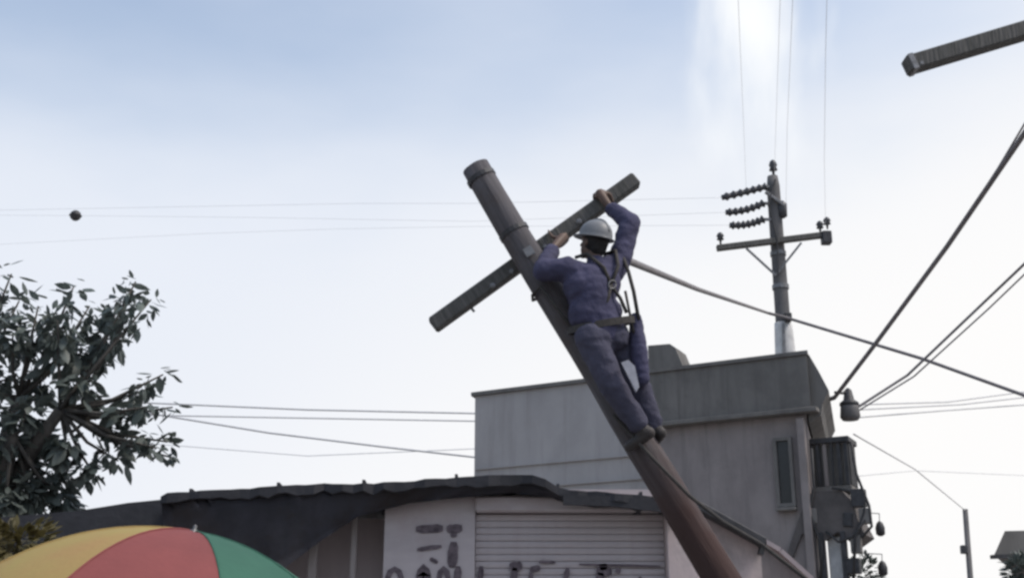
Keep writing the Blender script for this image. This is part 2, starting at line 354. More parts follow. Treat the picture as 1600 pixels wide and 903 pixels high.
# ribbed shutter: each slat an object sharing one mesh
slat_me = None; pitch = .068; nsl = int((zsh - .05) / pitch)
for i in range(nsl):
    z = zsh - .03 - pitch * (i + .5)
    if slat_me is None:
        m = MB(); w = xs1 - xs0 - .01
        prof = [(0, -.0325), (-.007, -.026), (-.011, 0), (-.007, .026), (0, .0325), (.01, .0325), (.01, -.0325)]
        m.prism([(-w / 2, y, zz_) for y, zz_ in prof], (w, 0, 0)); o = m.build('slat', SHUT, shop); slat_me = o.data
    else: o = link('slat', slat_me, None, shop)
    o.location = ((xs0 + xs1) / 2 - SM.translation.x, .08 + random.uniform(-.003, .003), z)
    o.rotation_euler.x = random.uniform(-.07, .07)
# painted lettering: strokes a few mm proud of the wall and the shutter
def glyph(pts, wd, yoff, name='painted_letter'):
    """one rounded brush stroke laid on the wall as a thin raised shape"""
    m = MB(); q = [P(x, y, Y1 + yoff) for x, y in pts]; bm = m.bm; h = wd / 2; fr = []; L_ = []; R_ = []
    for i, p in enumerate(q):
        d = (q[min(i + 1, len(q) - 1)] - q[max(i - 1, 0)]); d.y = 0; d.normalize(); n_ = Vector((-d.z, 0, d.x)); e = .62 if i in (0, len(q) - 1) else 1
        L_.append(p + n_ * h * e * random.uniform(.85, 1.1)); R_.append(p - n_ * h * e * random.uniform(.85, 1.1))
    return part(m.prism(L_ + R_[::-1], (0, .004, 0)), name, PAINTK)
def line(p, q, k=5): return [(p[0] + (q[0] - p[0]) * i / k, p[1] + (q[1] - p[1]) * i / k) for i in range(k + 1)]
def arch(x0, x1, y0, y1): return [(x0, y1), (x0, y0 + 14), (x0 + (x1 - x0) * .15, y0 + 5), (x0 + (x1 - x0) * .5, y0), (x0 + (x1 - x0) * .85, y0 + 5), (x1, y0 + 14), (x1, y1)]
for p, q, w in (((650, 826), (692, 825), .085), ((698, 826), (722, 824), .085), ((704, 834), (714, 834), .06), ((652, 858), (690, 853), .045), ((709, 846), (706, 886), .10), ((672, 872), (684, 878), .04)):
    glyph(line(p, q), w, -.012)
for g_, w in ((arch(606, 627, 888, 935), .055), (arch(655, 668, 886, 930), .07), (arch(686, 700, 888, 930), .06), (line((716, 884), (713, 930)), .075)):
    glyph(g_, w, -.012)
for g_, w in ((line((752, 884), (748, 930)), .06), (line((796, 884), (816, 884)), .09), (line((804, 886), (802, 930)), .07), (line((828, 890), (844, 886)), .06), (line((830, 894), (826, 930)), .05), (line((887, 886), (880, 930)), .055),
              (line((932, 892), (956, 892)), .09), (line((942, 880), (944, 890)), .08), (line((938, 894), (936, 930)), .09), (line((962, 890), (970, 892)), .06), (line((1000, 900), (1004, 930)), .045)):
    glyph(g_, w, .045)
glyph(line((842, 877), (868, 878)), .03, .045, 'painted_line'); glyph(line((905, 881), (1032, 884)), .025, .045, 'painted_line')
# shaded porch on the left: back wall, posts
xb0 = P(60, 850, Y1).x
part(MB().box(((xb0 + xl) / 2, Y1 + .75, 1.55), (xl - xb0, .15, 3.1)), 'porch_wall', INNER)
part(MB().box((xl + .06, Y1 + .45, (zt + .1) / 2), (.12, .5, zt + .1)), 'porch_side_wall', INNER)
for px, w in ((490, .09), (553, .06), (300, .09)):
    q = P(px, 850, Y1 + .1); part(MB().box((q.x, q.y, 1.55), (w, w, 3.1), bev=.01), 'porch_post', PLASTER2)
# bowed roof: a thick sheet whose front edge follows the sagging line
re = [(250, 777), (262, 772), (330, 768), (420, 763), (520, 756), (600, 754), (680, 749), (745, 745), (800, 742), (832, 744), (852, 750), (872, 762), (890, 767), (960, 769), (1030, 774), (1064, 779)]
Yr = Y1 - .35
top = [P(x, y, Yr) for x, y in re]
def slab(name, top, th, back, rise, m, ncor=0):
    mb = MB(); bm = mb.bm; rows = []
    for p, t in zip(top, th):
        rows.append([bm.verts.new(p), bm.verts.new(p + Vector((0, back, rise))), bm.verts.new(p + Vector((0, back, rise - t))), bm.verts.new(p - Vector((0, 0, t)))])
    for a_, b_ in zip(rows, rows[1:]):
        for k in range(4): bm.faces.new((a_[k], a_[(k + 1) % 4], b_[(k + 1) % 4], b_[k]))
    bm.faces.new(rows[0]); bm.faces.new(rows[-1][::-1])
    return part(mb, name, m)
fine = []
for a_, b_ in zip(top, top[1:]):
    k = max(1, int((b_ - a_).length / .09))
    fine += [a_.lerp(b_, i / k) for i in range(k)]
fine.append(top[-1]); jog = 0; rt = []
for i, p in enumerate(fine):
    if i % 9 == 0: jog = random.uniform(-.022, .022)
    p.z += jog + random.uniform(-.006, .006); p.y += random.uniform(-.03, .03); rt.append(random.uniform(.065, .115))
slab('roof', fine, rt, 3.4, -.25, ROOFM)
for i in range(3, len(fine) - 4, 9):
    p = fine[i]; MB().beam(p + Vector((0, .02, .012)), p + Vector((0, 3.3, -.232)), .05, .03, yref=Vector((1, 0, 0))).build('sheet_lap', ROOFM, shop, local=SM)
# added dark sheet that paints in the shade under the roof, deepest left
val_t = [(252, 783), (330, 776), (420, 771), (520, 765), (600, 763), (680, 758), (760, 756), (830, 758), (880, 774)]
val_b = [(262, 905), (330, 905), (420, 905), (505, 842), (560, 806), (640, 786), (700, 779), (800, 770), (880, 780)]
mb = MB(); bm = mb.bm; rws = []
for k in range(33):
    f = k / 32 * 8; i = min(int(f), 7); g = f - i
    tx = [val_t[i][j] * (1 - g) + val_t[i + 1][j] * g for j in (0, 1)]; bx_ = [val_b[i][j] * (1 - g) + val_b[i + 1][j] * g for j in (0, 1)]
    fold = .05 * math.sin(k * 1.9) + .02 * math.sin(k * 4.3)
    r_ = []
    for s_ in range(7):
        s = s_ / 6; q = P(tx[0] * (1 - s) + bx_[0] * s, tx[1] * (1 - s) + bx_[1] * s, Yr + .05 + .10 * s * (1 + 0) + fold * s)
        r_.append(bm.verts.new(q))
    rws.append(r_)
for a_, b_ in zip(rws, rws[1:]):
    for k in range(6): bm.faces.new((a_[k], b_[k], b_[k + 1], a_[k + 1]))
bmesh.ops.solidify(bm, geom=bm.faces[:], thickness=.012)
part(mb, 'porch_shade_sheet', TARPSHADE, True)
# lower lean-on roof to the left
slab('side_roof', [P(x, y, Yr + .35) for x, y in ((-60, 812), (60, 803), (125, 797), (200, 785), (262, 779))], [.30] * 5, 2.2, -.1, ROOFM)
slab('side_valance', [P(x, y, Yr + .40) for x, y in ((-60, 842), (60, 830), (125, 822), (200, 812), (262, 806))], [.9] * 5, .03, 0, TARPSHADE)
# rim trim on the right
slab('roof_trim', [P(x, y, Yr - .01) for x, y in ((880, 772), (960, 775), (1030, 780), (1078, 790))], [.10, .10, .12, .16], .05, 0, ROOFM)

# lean-to shed right of the pole
shed = empty('lean_to_shed', (P(1150, 850, 12.6).x, 12.6, 0)); SH = Matrix.Translation(shed.location)
tag(shed, 'small pinkish lean-to with sloping dark roof edge right of the leaning pole', 'shed')
w0 = [P(1092, 800, 12.6), P(1188, 850, 12.6)]
MB().prism([(w0[0].x, 12.6, 0), (w0[1].x, 12.6, 0), w0[1] - Vector((0, 0, .02)), w0[0] - Vector((0, 0, .02))], (0, 1.6, 0)).build('wall', PINK, shed, local=SH)
MB().beam(P(1090, 791, 12.45), P(1193, 848, 12.45), .09, .2, .008).build('roof_edge', DARKM, shed, local=SH)
MB().prism([P(1086, 783, 12.52), P(1198, 845, 12.52), P(1198, 851, 12.52), P(1086, 789, 12.52)], (0, 1.8, 0)).build('roof', ROOFM, shed, local=SH)
MB().beam(P(1192, 848, 12.5), P(1188, 866, 12.5), .05, .1).build('gutter_end', DARKM, shed, local=SH)
# brown side wall beside the lean-to
bw = empty('boundary_wall', (P(1225, 850, 14).x, 14, 0)); BW = Matrix.Translation(bw.location)
tag(bw, 'brownish garden wall between the lean-to and the corner canopy', 'wall')
MB().prism([Vector((P(1180, 800, 14).x, 14, 0)), Vector((P(1290, 800, 14).x, 14, 0)), P(1262, 903, 14), P(1215, 862, 14), P(1180, 842, 14)], (0, .18, 0)).build('wall_body', PLASTER2, bw, local=BW)
MB().beam(P(1178, 838, 13.98), P(1216, 860, 13.98), .05, .24).build('wall_coping', INNER, bw, local=BW)
MB().beam(P(1217, 861, 13.98), P(1266, 905, 13.98), .05, .238).build('wall_coping', INNER, bw, local=BW)

# house eave far right
hs_ = empty('eave_house', (P(1600, 850, 19).x + 1.5, 20, 0)); HM = Matrix.Translation(hs_.location)
tag(hs_, 'dark roofed house cut off by the right edge of the picture', 'house')
rf = [P(1570, 829, 19), P(1700, 826, 19), P(1700, 862, 19), P(1640, 862, 19), P(1553, 867, 19)]
MB().prism(rf, (1.5, 3, 0)).build('roof', FASCIA, hs_, local=HM)
MB().prism([P(1551, 866, 18.95), P(1702, 861, 18.95), P(1702, 868, 18.95), P(1552, 872, 18.95)], (0, .12, 0)).build('fascia_board', DARKM, hs_, local=HM)
q = P(1590, 870, 19.5); MB().box((q.x + 2.0, 21.2, q.z / 2), (1.9, 2.2, q.z)).build('wall', PLASTER2, hs_, local=HM)

# ------------------------------------------------------------------ tall utility pole behind the building
YU = 25.0
ub = P(1228, 565, YU); ut = P(1207, 276, YU)
dirv = (ut - ub).normalized(); base = ub - dirv * (ub.z / dirv.z)
UM = frame(base, ut); up = empty('utility_pole', mat=UM); UL = (ut - base).length
tag(up, 'tall utility pole with braced crossarm rising behind the corner building', 'utility pole')
UI = UM.inverted()
def U(px, py, off=0.0): return UI @ P(px, py, YU + off)
MB().tube([(0, 0, 0), (0, 0, UL * .5), (0, 0, UL - .25), (0, 0, UL)], [.21, .18, .15, .12], 18).build('pole', CONC, up, True)
al, ar = U(1120, 388, -.22), U(1298, 366, -.22)
ca = MB().beam(al, ar, .13, .15, .012).build('crossarm', ARMWOOD, up)
for px, py in ((1126, 382), (1282, 364), (1293, 358)):
    c = U(px, py, -.22); MB().lathe([(.02, 0), (.03, .10), (.085, .12), (.06, .17), (.09, .20), (.06, .26), (.03, .29)], 12, Matrix.Translation(c)).build('insulator', PORC, up, True)
c = U(1291, 372, -.24); MB().box(c, (.22, .22, .30), bev=.02).build('arm_end_box', DARKM, up)
for px in (1166, 1252):
    MB().beam(U(px, 388 - (px - 1166) * .1, -.31), U(1212, 430, -.2), .05, .03).build('brace', STEEL, up)
# dead-end insulators reaching to the left
for p0, p1, p2 in (((1196, 292), (1166, 300), (1128, 309)), ((1192, 318), (1166, 331), (1134, 332)), ((1192, 343), (1168, 354), (1140, 352))):
    a_, b_, c_ = U(*p0, -.1), U(*p1, -.1), U(*p2, -.1)
    pts = [a_.lerp(b_, t).lerp(b_.lerp(c_, t), t) for t in [i / 20 for i in range(21)]]
    rad = [.065 if i % 3 else .105 for i in range(21)]
    MB().tube(pts, rad, 10).build('strain_insulator', PORC, up, True)
    MB().beam(a_, (0, -.05, a_.z + .02), .06, .05).build('bracket', STEEL, up)
MB().lathe([(.03, 0), (.035, .16), (.10, .18), (.07, .26), (.10, .30), (.07, .40), (.03, .44)], 14, Matrix.Translation((.03, 0, UL - .02))).build('top_insulator', PORC, up, True)
c = U(1222, 327, -.1); MB().lathe([(.05, -.22), (.11, -.18), (.12, .12), (.05, .2)], 14, Matrix.Translation(c)).build('fuse_cutout', PORC, up, True)
MB().beam(U(1196, 300, -.2), U(1226, 322, -.2), .07, .07, .008).build('cutout_bracket', STEEL, up)
MB().tube([U(1212, 280, -.15), U(1200, 320, -.28), U(1214, 372, -.3), U(1216, 430, -.26)], .018, 6).build('down_lead', CABLE, up)
MB().lathe([(.175, 0), (.182, 0), (.182, .1), (.175, .1)], 18, Matrix.Translation((0, 0, U(1210, 400).z))).build('band', STEEL, up)
MB().lathe([(.182, 0), (.19, 0), (.19, .1), (.182, .1)], 18, Matrix.Translation((0, 0, U(1216, 452).z))).build('band', STEEL, up)
c = U(1231, 496, -.22); MB().box(c, (.16, .16, .20), bev=.02).build('cable_clamp', DARKM, up)
# pale sheet sleeve low on the pole
MB().lathe([(.215, 0), (.235, 0), (.225, .35), (.205, .80), (.195, 1.0), (.19, 1.0)], 20, Matrix.Translation((0, 0, U(1226, 572).z))).build('pale_sleeve', PALE, up, True)
MB().beam(U(1226, 570, -.26), U(1224, 505, -.24), .06, .05).build('conduit', STEEL, up)

# second thin pole far right
tp = P(1508, 795, 34); bpz = P(1516, 900, 34); dv = (tp - bpz).normalized(); b0 = bpz - dv * (bpz.z / dv.z)
TM = frame(b0, tp); tpo = empty('thin_post', mat=TM); tag(tpo, 'thin grey post with a small bracket standing alone at lower right', 'post')
MB().tube([(0, 0, 0), (0, 0, (tp - b0).length)], [.095, .075], 12).build('post', CONC, tpo, True)
c = TM.inverted() @ P(1506, 858, 33.9); MB().box(c, (.16, .2, .24), bev=.02).build('bracket', DARKM, tpo)

# ------------------------------------------------------------------ the leaning pole with its crossarm
YP = 8.0
pt = P(742, 262, YP); pb = P(1095, 850, YP); dv = (pt - pb).normalized(); p0 = pb - dv * (pb.z / dv.z) - dv * .05
LM = frame(p0, pt); LI = LM.inverted(); LL = (pt - p0).length
lp = empty('leaning_pole', mat=LM); tag(lp, 'weathered wooden pole with crossarm leaning left, climbed by a worker', 'utility pole')
def Q(px, py, off=0.0): return LI @ P(px, py, YP + off)
mb = MB(); n_ = 22
mb.tube([(0, 0, LL * i / n_) for i in range(n_ + 1)], [.135 - .032 * i / n_ for i in range(n_ + 1)], 20)
o = mb.build('pole', WOOD, lp, True); wob(o, .012, 2.2)
for v in o.data.vertices: v.co += noise.noise_vector(Vector((v.co.x * 9, v.co.y * 9, v.co.z * .8))) * .006
ca0, ca1 = Q(676, 509, .175), Q(994, 281, .175)
mb = MB(); mb.beam(ca0, ca1, .115, .11, .014); cro = mb.build('crossarm', ARMWOOD, lp)
adir = (ca1 - ca0).normalized()
mid = Q(826, 402, 0)
MB().tube([mid + Vector((0, -.135, 0)), mid + Vector((0, .26, 0))], .011, 8).build('through_bolt', STEEL, lp)
MB().box(mid + Vector((0, -.128, 0)), (.07, .012, .07)).build('washer_plate', STEEL, lp)
for zc in (LL - .12, LL - .62):
    rr = .135 - .032 * zc / LL
    MB().lathe([(rr - .01, 0), (rr + .012, 0), (rr + .012, .035), (rr - .01, .035)], 20, Matrix.Translation((0, 0, zc))).build('band', DARKM, lp)
for (px, py) in ((741, 487), (965, 325)):
    c = Q(px, py, .175); MB().tube([c, c + Vector((.0, 0, -.07)) * 0 + adir.cross(Vector((0, 1, 0))) * .06], .01, 6).build('bolt', STEEL, lp)
for px, py in ((800, 424), (852, 386), (905, 346), (770, 446)):
    c = Q(px, py, .115); MB().lathe([(.022, 0), (.022, .006), (.012, .008), (.012, .02)], 6, Matrix.Translation(c) @ Matrix.Rotation(R(90), 4, 'X')).build('bolt', STEEL, lp)
for z in (1.15, 1.75):
    MB().tube([(.10, -.02, z), (.24, -.03, z), (.25, -.03, z + .03)], .011, 8).build('step_bolt', STEEL, lp)

wn = WOOD.node_tree; wb = wn.nodes['Principled BSDF']; src = wb.inputs['Base Color'].links[0].from_socket
wt = wn.nodes.new('ShaderNodeTexCoord'); wsx = wn.nodes.new('ShaderNodeSeparateXYZ'); wn.links.new(wt.outputs['Object'], wsx.inputs[0])
wnn = wn.nodes.new('ShaderNodeTexNoise'); wnn.inputs['Scale'].default_value = 3; wn.links.new(wt.outputs['Object'], wnn.inputs['Vector'])
wa = wn.nodes.new('ShaderNodeMath'); wa.operation = 'MULTIPLY_ADD'; wa.inputs[1].default_value = 1.2; wn.links.new(wnn.outputs['Fac'], wa.inputs[0]); wn.links.new(wsx.outputs['Z'], wa.inputs[2])
wr_ = wn.nodes.new('ShaderNodeMapRange'); wr_.inputs['From Min'].default_value = 3.5; wr_.inputs['From Max'].default_value = 4.3; wn.links.new(wa.outputs[0], wr_.inputs['Value'])
wmx = wn.nodes.new('ShaderNodeMix'); wmx.data_type = 'RGBA'; wmx.inputs['A'].default_value = (.052, .030, .027, 1); wn.links.new(wr_.outputs[0], wmx.inputs['Factor']); wn.links.new(src, wmx.inputs['B'])
wn.links.new(wmx.outputs['Result'], wb.inputs['Base Color'])

# long grey beam at the upper right, on a post outside the picture
YB = 9.0
g0, g1 = P(1416, 104, YB), P(1416 + 560, 104 - 168, YB)
GM = frame(g0, g1); bp_ = empty('beam_post', (g0.lerp(g1, .8).x, YB, 0)); GI = Matrix.Translation(bp_.location)
tag(bp_, 'grey wooden beam jutting in from the upper right corner', 'beam')
o = MB().beam(g0, g1, .145, .145, .012).build('beam', ARMWOOD, bp_, local=GI)
qb = g0.lerp(g1, .8); MB().tube([(qb.x, YB + .2, 0), (qb.x, YB + .2, qb.z + .5)], [.14, .11], 16).build('post', WOOD, bp_, True, local=GI)
MB().beam(g0 + (g1 - g0).normalized() * .02, g0 + (g1 - g0).normalized() * .07, .155, .155, .004).build('end_band', STEEL, bp_, local=GI)
c = P(1441, 98, YB - .075); MB().beam(c, c + Vector((0, .01, 0)) + Vector((0, .15, 0)), .03, .03, yref=Vector((0, 0, 1))).build('bolt', STEEL, bp_, local=GI)

# ------------------------------------------------------------------ wires
def wire(name, pts, r, mat, label, sag=0.0, n=28, group=None, cat='wire'):
    out = []
    for a_, b_ in zip(pts, pts[1:]):
        for i in range(n):
            t = i / n; p = a_.lerp(b_, t); p.z -= 4 * sag * t * (1 - t); out.append(p)
    out.append(pts[-1]); o = MB().tube(out, r, 6).build(name, mat, None, True)
    return tag(o, label, cat, group)
arm_hook = LM @ (ca0.lerp(ca1, .80) + Vector((0, .07, 0)))
wire('power_cable', [P(968, 402, 8.6), P(1090, 452, 15), P(1200, 489, 24.7), P(1231, 497, 24.7), P(1440, 560, 22), P(1680, 646, 20)], .034, GREYCABLE,
     'dark cable running from behind the worker past the utility pole to the right edge', .0, 14)
wire('power_cable', [P(1660, 122, 11), P(1480, 385, 14), P(1362, 545, 16.2), P(1304, 621, 17.6), P(1282, 628, 17.9)], .035, GREYCABLE, 'thick dark cable falling steeply from the right edge to the corner building', .0)
wire('power_cable', [P(1650, 112, 11.6), P(1560, 262, 13.6), P(1478, 388, 15)], .013, GREYCABLE, 'thin wire beside the thick cable falling steeply from the right edge')
wire('power_cable', [P(1660, 356, 16), P(1540, 470, 18), P(1418, 586, 18.6), P(1334, 640, 18.6)], .024, GREYCABLE, 'upper of two paired wires slanting in from the right edge at mid height')
wire('power_cable', [P(1660, 372, 16), P(1545, 482, 18), P(1428, 588, 18.6), P(1334, 646, 18.6)], .015, GREYCABLE, 'lower of two paired wires slanting in from the right edge at mid height')
def faint(label, pts, r=.012, sag=0.0): return wire('overhead_wire', [P(*p) for p in pts], r * .8, PALEWIRE if r > .0145 else THINWIRE, label, sag, 20, 'faint overhead wires')
faint('upper faint wire fanning right from the hanging canister to the right edge', [(1340, 632, 19), (1480, 628, 22), (1660, 604, 24)], .016)
faint('middle faint wire fanning right from the hanging canister to the right edge', [(1340, 640, 19), (1500, 632, 22), (1660, 614, 24)], .016)
faint('lowest faint wire fanning right from the hanging canister to the right edge', [(1340, 652, 19), (1480, 641, 22), (1660, 628, 24)], .016)
faint('thin wire sloping from the corner building down to the thin lone post', [(1334, 678, 19.5), (1430, 733, 26), (1508, 797, 34)], .018)
faint('level wire from the balcony running off to the right edge', [(1334, 744, 19.5), (1430, 735, 24), (1660, 745, 30)], .010)
faint('upper faint wire passing behind the leaning pole towards the tall utility pole', [(1128, 309, 24.9), (735, 318, 27), (560, 318, 28), (-80, 330, 31)], .0045)
w2 = faint('faint wire carrying the small dark ball at upper left', [(1134, 332, 24.9), (735, 346, 27), (400, 340, 29), (118, 337, 30.4), (-80, 336, 31.5)], .004)
faint('lowest faint wire passing behind the leaning pole towards the tall utility pole', [(1140, 352, 24.9), (735, 354, 27), (520, 358, 28), (320, 365, 29), (-80, 386, 31)], .004)
faint('topmost wire between the leafy tree and the corner building', [(200, 628, 24), (480, 640, 24), (760, 646, 24)], .022)
faint('second wire between the leafy tree and the corner building', [(200, 648, 24), (480, 653, 24), (760, 658, 24)], .018)
faint('darkest sloping wire between the leafy tree and the corner building', [(200, 640, 23), (420, 676, 23), (600, 698, 23), (760, 716, 23)], .024)
faint('lowest thin wire between the leafy tree and the corner building', [(200, 690, 26), (480, 712, 26), (760, 700, 26)], .012)
faint('leftmost of the wires rising from the tall utility pole out of the picture', [(1166, 299, 24.9), (1162, 200, 17), (1156, 60, 12), (1150, -80, 10)], .0035)
faint('wire rising from the top of the tall utility pole out of the picture', [(1210, 272, 25), (1214, 150, 17), (1218, 30, 12), (1222, -80, 10)], .004)
faint('pale wire rising just right of the tall utility pole out of the picture', [(1228, 322, 24.8), (1230, 200, 17), (1236, 60, 12), (1242, -80, 10)], .004)
faint('wire rising from the right end of the crossarm out of the picture', [(1290, 352, 24.7), (1288, 250, 17), (1290, 80, 12), (1294, -80, 10)], .004)
# a stay rope running down from the worker's feet beside the pole
wire('stay_rope', [P(958, 648, 7.84), P(1020, 716, 7.78), P(1078, 775, 7.74), P(1130, 815, 7.70), P(1190, 850, 7.66), P(1300, 935, 7.6), P(1470, 1050, 7.4)], .013, STRAP,
     'brown stay rope slanting from the leaning pole down to the lower right', .0, 10, cat='rope')

# marker ball on the upper left wire
bc = P(118, 337, 30.4); mbk = empty('marker_ball', bc); mbk.scale = (1.2, 1.2, 1.2); tag(mbk, 'small dark ball on the faint wire in the upper left sky', 'marker ball')
MB().lathe([(.01, .13), (.06, .115), (.11, .07), (.13, .012), (.13, .0)], 16).build('upper_shell', DARKM, mbk, True)
MB().lathe([(.13, -.001), (.13, -.012), (.11, -.07), (.06, -.115), (.01, -.13)], 16).build('lower_shell', DARKM, mbk, True)
MB().lathe([(.131, -.008), (.145, -.008), (.145, .008), (.131, .008)], 16).build('flange', DARKM, mbk)

# canister hanging by the corner building
cc = P(1327, 634, 18.6); cn = empty('hanging_canister', cc); tag(cn, 'dark cone-topped canister hanging on cables beside the corner building', 'canister')
MB().lathe([(.02, .30), (.06, .26), (.09, .10), (.155, .05), (.16, .02), (.145, .0)], 14).build('cap', DARKM, cn, True)
MB().lathe([(.145, -.002), (.15, -.05), (.165, -.18), (.13, -.235), (.05, -.245)], 14).build('body', CONC, cn, True)
MB().tube([(0, 0, .28), (-.10, -.05, .2), (-.30, -.3, .16)], .022, 8).build('hanger', CABLE, cn)

# ------------------------------------------------------------------ umbrella
uc = P(303, 828, 5.08); URAD = 1.13
TILT = R(9)
umb = empty('market_umbrella', (uc.x - .18, uc.y, .0)); tag(umb, 'market umbrella with yellow, red and green panels at the lower left', 'umbrella')
cen = P(240, 825, 5.08) - Vector((0, 0, URAD)); umb.location = (cen.x, cen.y, 0)
TR = Matrix.Translation((0, 0, cen.z)) @ Matrix.Rotation(TILT, 4, 'Y')
cols = [RED, GRN, GRN, YEL, RED, ORA, ORA, YEL]
off = R(-90) - R(22.5) + R(6)
def sph(th, ph, r=URAD): return TR @ Vector((r * math.sin(th) * math.cos(ph), r * math.sin(th) * math.sin(ph), r * math.cos(th)))
for k in range(8):
    mb = MB(); bm = mb.bm; rows = []
    for i in range(13):
        th = R(1.5) + R(58) * i / 12; row = []
        for j in range(9):
            s = j / 8; ph = off + R(45) * (k + s)
            bulge = 1 - .022 * math.sin(math.pi * s) * math.sin(th) * (1 + .15 * math.sin(k * 3 + i)) + .006 * noise.noise(Vector((k * 3 + s * 3, i * .35, 1.7))) * math.sin(math.pi * s)
            thj = th - R(4) * (i / 12) ** 4 * math.sin(math.pi * s)
            row.append(bm.verts.new(sph(thj, ph, URAD * bulge)))
        rows.append(row)
    for a_, b_ in zip(rows, rows[1:]):
        for j in range(8): bm.faces.new((a_[j], a_[j + 1], b_[j + 1], b_[j]))
    mb.build('panel', cols[k], umb, True)
    MB().tube([sph(R(2) + R(57.5) * i / 10, off + R(45) * k, URAD - .012) for i in range(11)], .006, 6).build('rib', STEEL, umb)
    MB().tube([sph(R(2) + R(57.5) * i / 16, off + R(45) * k, URAD + .001) for i in range(17)], .0045, 5).build('seam', cols[k], umb)
    a_ = sph(R(34), off + R(45) * k, URAD - .02); b_ = TR @ Vector((0, 0, URAD - .62)); MB().tube([a_, b_], .004, 5).build('stretcher', STEEL, umb)
MB().lathe([(.026, -.02), (.018, .006), (.007, .012), (.010, .022), (.004, .03)], 12, TR @ Matrix.Translation((0, 0, URAD))).build('finial', STEEL, umb, True)
pt0 = TR @ Vector((0, 0, URAD)); pt1 = TR @ Vector((0, 0, -.12)); foot = Vector((pt1.x, pt1.y, .10))
MB().tube([pt0, pt1, foot], .02, 12).build('pole', PALE, umb, True)
MB().lathe([(.24, .015), (.25, .05), (.22, .09), (.05, .10), (.045, .25)], 20, Matrix.Translation((foot.x, foot.y, 0))).build('base', CONC, umb, True)

# ------------------------------------------------------------------ trees
def leaf_mesh():
    me = bpy.data.meshes.new('leaf'); v = []; f = []
    prof = [(0, .008), (.2, .17), (.45, .24), (.72, .17), (1, .0)]
    for i, (x, w) in enumerate(prof):
        z = -.22 * x * x
        v += [(x, -w, z - w * .25), (x, 0, z), (x, w, z - w * .25)]
    for i in range(4):
        a_ = i * 3; f += [(a_, a_ + 3, a_ + 4, a_ + 1), (a_ + 1, a_ + 4, a_ + 5, a_ + 2)]
    me.from_pydata(v, [], f); me.materials.append(LEAF)
    for p in me.polygons: p.use_smooth = True
    return me
LEAFME = leaf_mesh(); LV = [v.co.copy() for v in LEAFME.vertices]; LF = [tuple(p.vertices) for p in LEAFME.polygons]
def leaf_matrix(p, d, size):
    d = d.normalized(); up_ = Vector((random.gauss(0, .45), random.gauss(0, .45), 1)); y = up_.cross(d).normalized(); z = d.cross(y)
    m = Matrix(((d.x, y.x, z.x, p.x), (d.y, y.y, z.y, p.y), (d.z, y.z, z.z, p.z), (0, 0, 0, 1)))
    return m @ Matrix.Scale(size, 4)
YT = 15.0
tb = P(-30, 760, YT); tree = empty('leafy_tree', (tb.x, YT, 0)); TT = Matrix.Translation(tree.location)
tag(tree, 'dark big-leaved tree rising behind the umbrella at the left edge', 'tree')
fork = P(5, 740, YT); fork.z -= .5
MB().tube([(tb.x, YT, 0), (tb.x + .03, YT, 1.2), fork], [.26, .21, .17], 14).build('trunk', BARK, tree, True, local=TT)
hub = [P(30, 620, YT), P(-60, 600, YT + .5), P(95, 640, YT - .3), P(20, 680, YT - .5)]
tips = [ # px, py, depth offset, rosette leaves, spread
 (212, 440, .0, 20, .24), (236, 468, -.2, 16, .22), (190, 470, .2, 18, .26), (190, 510, -.3, 16, .25), (115, 448, .1, 12, .22), (60, 478, -.3, 18, .3), (140, 478, .3, 14, .26),
 (18, 428, .0, 9, .22), (30, 470, .5, 16, .28), (-30, 440, .3, 16, .3), (90, 500, -.6, 24, .32), (60, 525, .4, 24, .34), (110, 540, .0, 26, .34), (150, 545, .3, 18, .26), (170, 520, .1, 16, .24), (20, 520, -.4, 18, .3), (-20, 510, .1, 20, .32),
 (130, 590, -.3, 18, .28), (20, 590, .5, 18, .28), (70, 600, .4, 12, .24), (-30, 600, -.2, 24, .34), (40, 640, -.5, 22, .30), (140, 615, .2, 14, .22),
 (255, 585, .0, 10, .19), (235, 606, .2, 10, .18), (215, 640, -.1, 12, .2), (270, 636, .1, 9, .16), (235, 635, -.3, 9, .18), (195, 650, .2, 11, .2),
 (262, 690, .0, 13, .17), (245, 700, -.2, 10, .16), (205, 690, .3, 9, .18), (185, 720, .1, 9, .18), (150, 745, -.1, 11, .18), (270, 715, .2, 5, .12), (175, 670, .0, 8, .18),
 (60, 690, .3, 26, .30), (100, 700, -.2, 24, .27), (30, 730, .1, 30, .34), (90, 750, .3, 26, .27), (0, 690, -.4, 26, .34), (50, 780, .0, 30, .3), (105, 785, .2, 22, .22), (-40, 660, .3, 26, .34), (-40, 760, .2, 26, .36), (10, 790, -.3, 26, .32)]
nleaf = 0; sv = []; sf = []; singles = []
for h in hub: MB().tube([fork, fork.lerp(h, .5) + Vector((random.uniform(-.1, .1), 0, .1)), h], [.13, .10, .075], 10).build('limb', BARK, tree, True, local=TT)
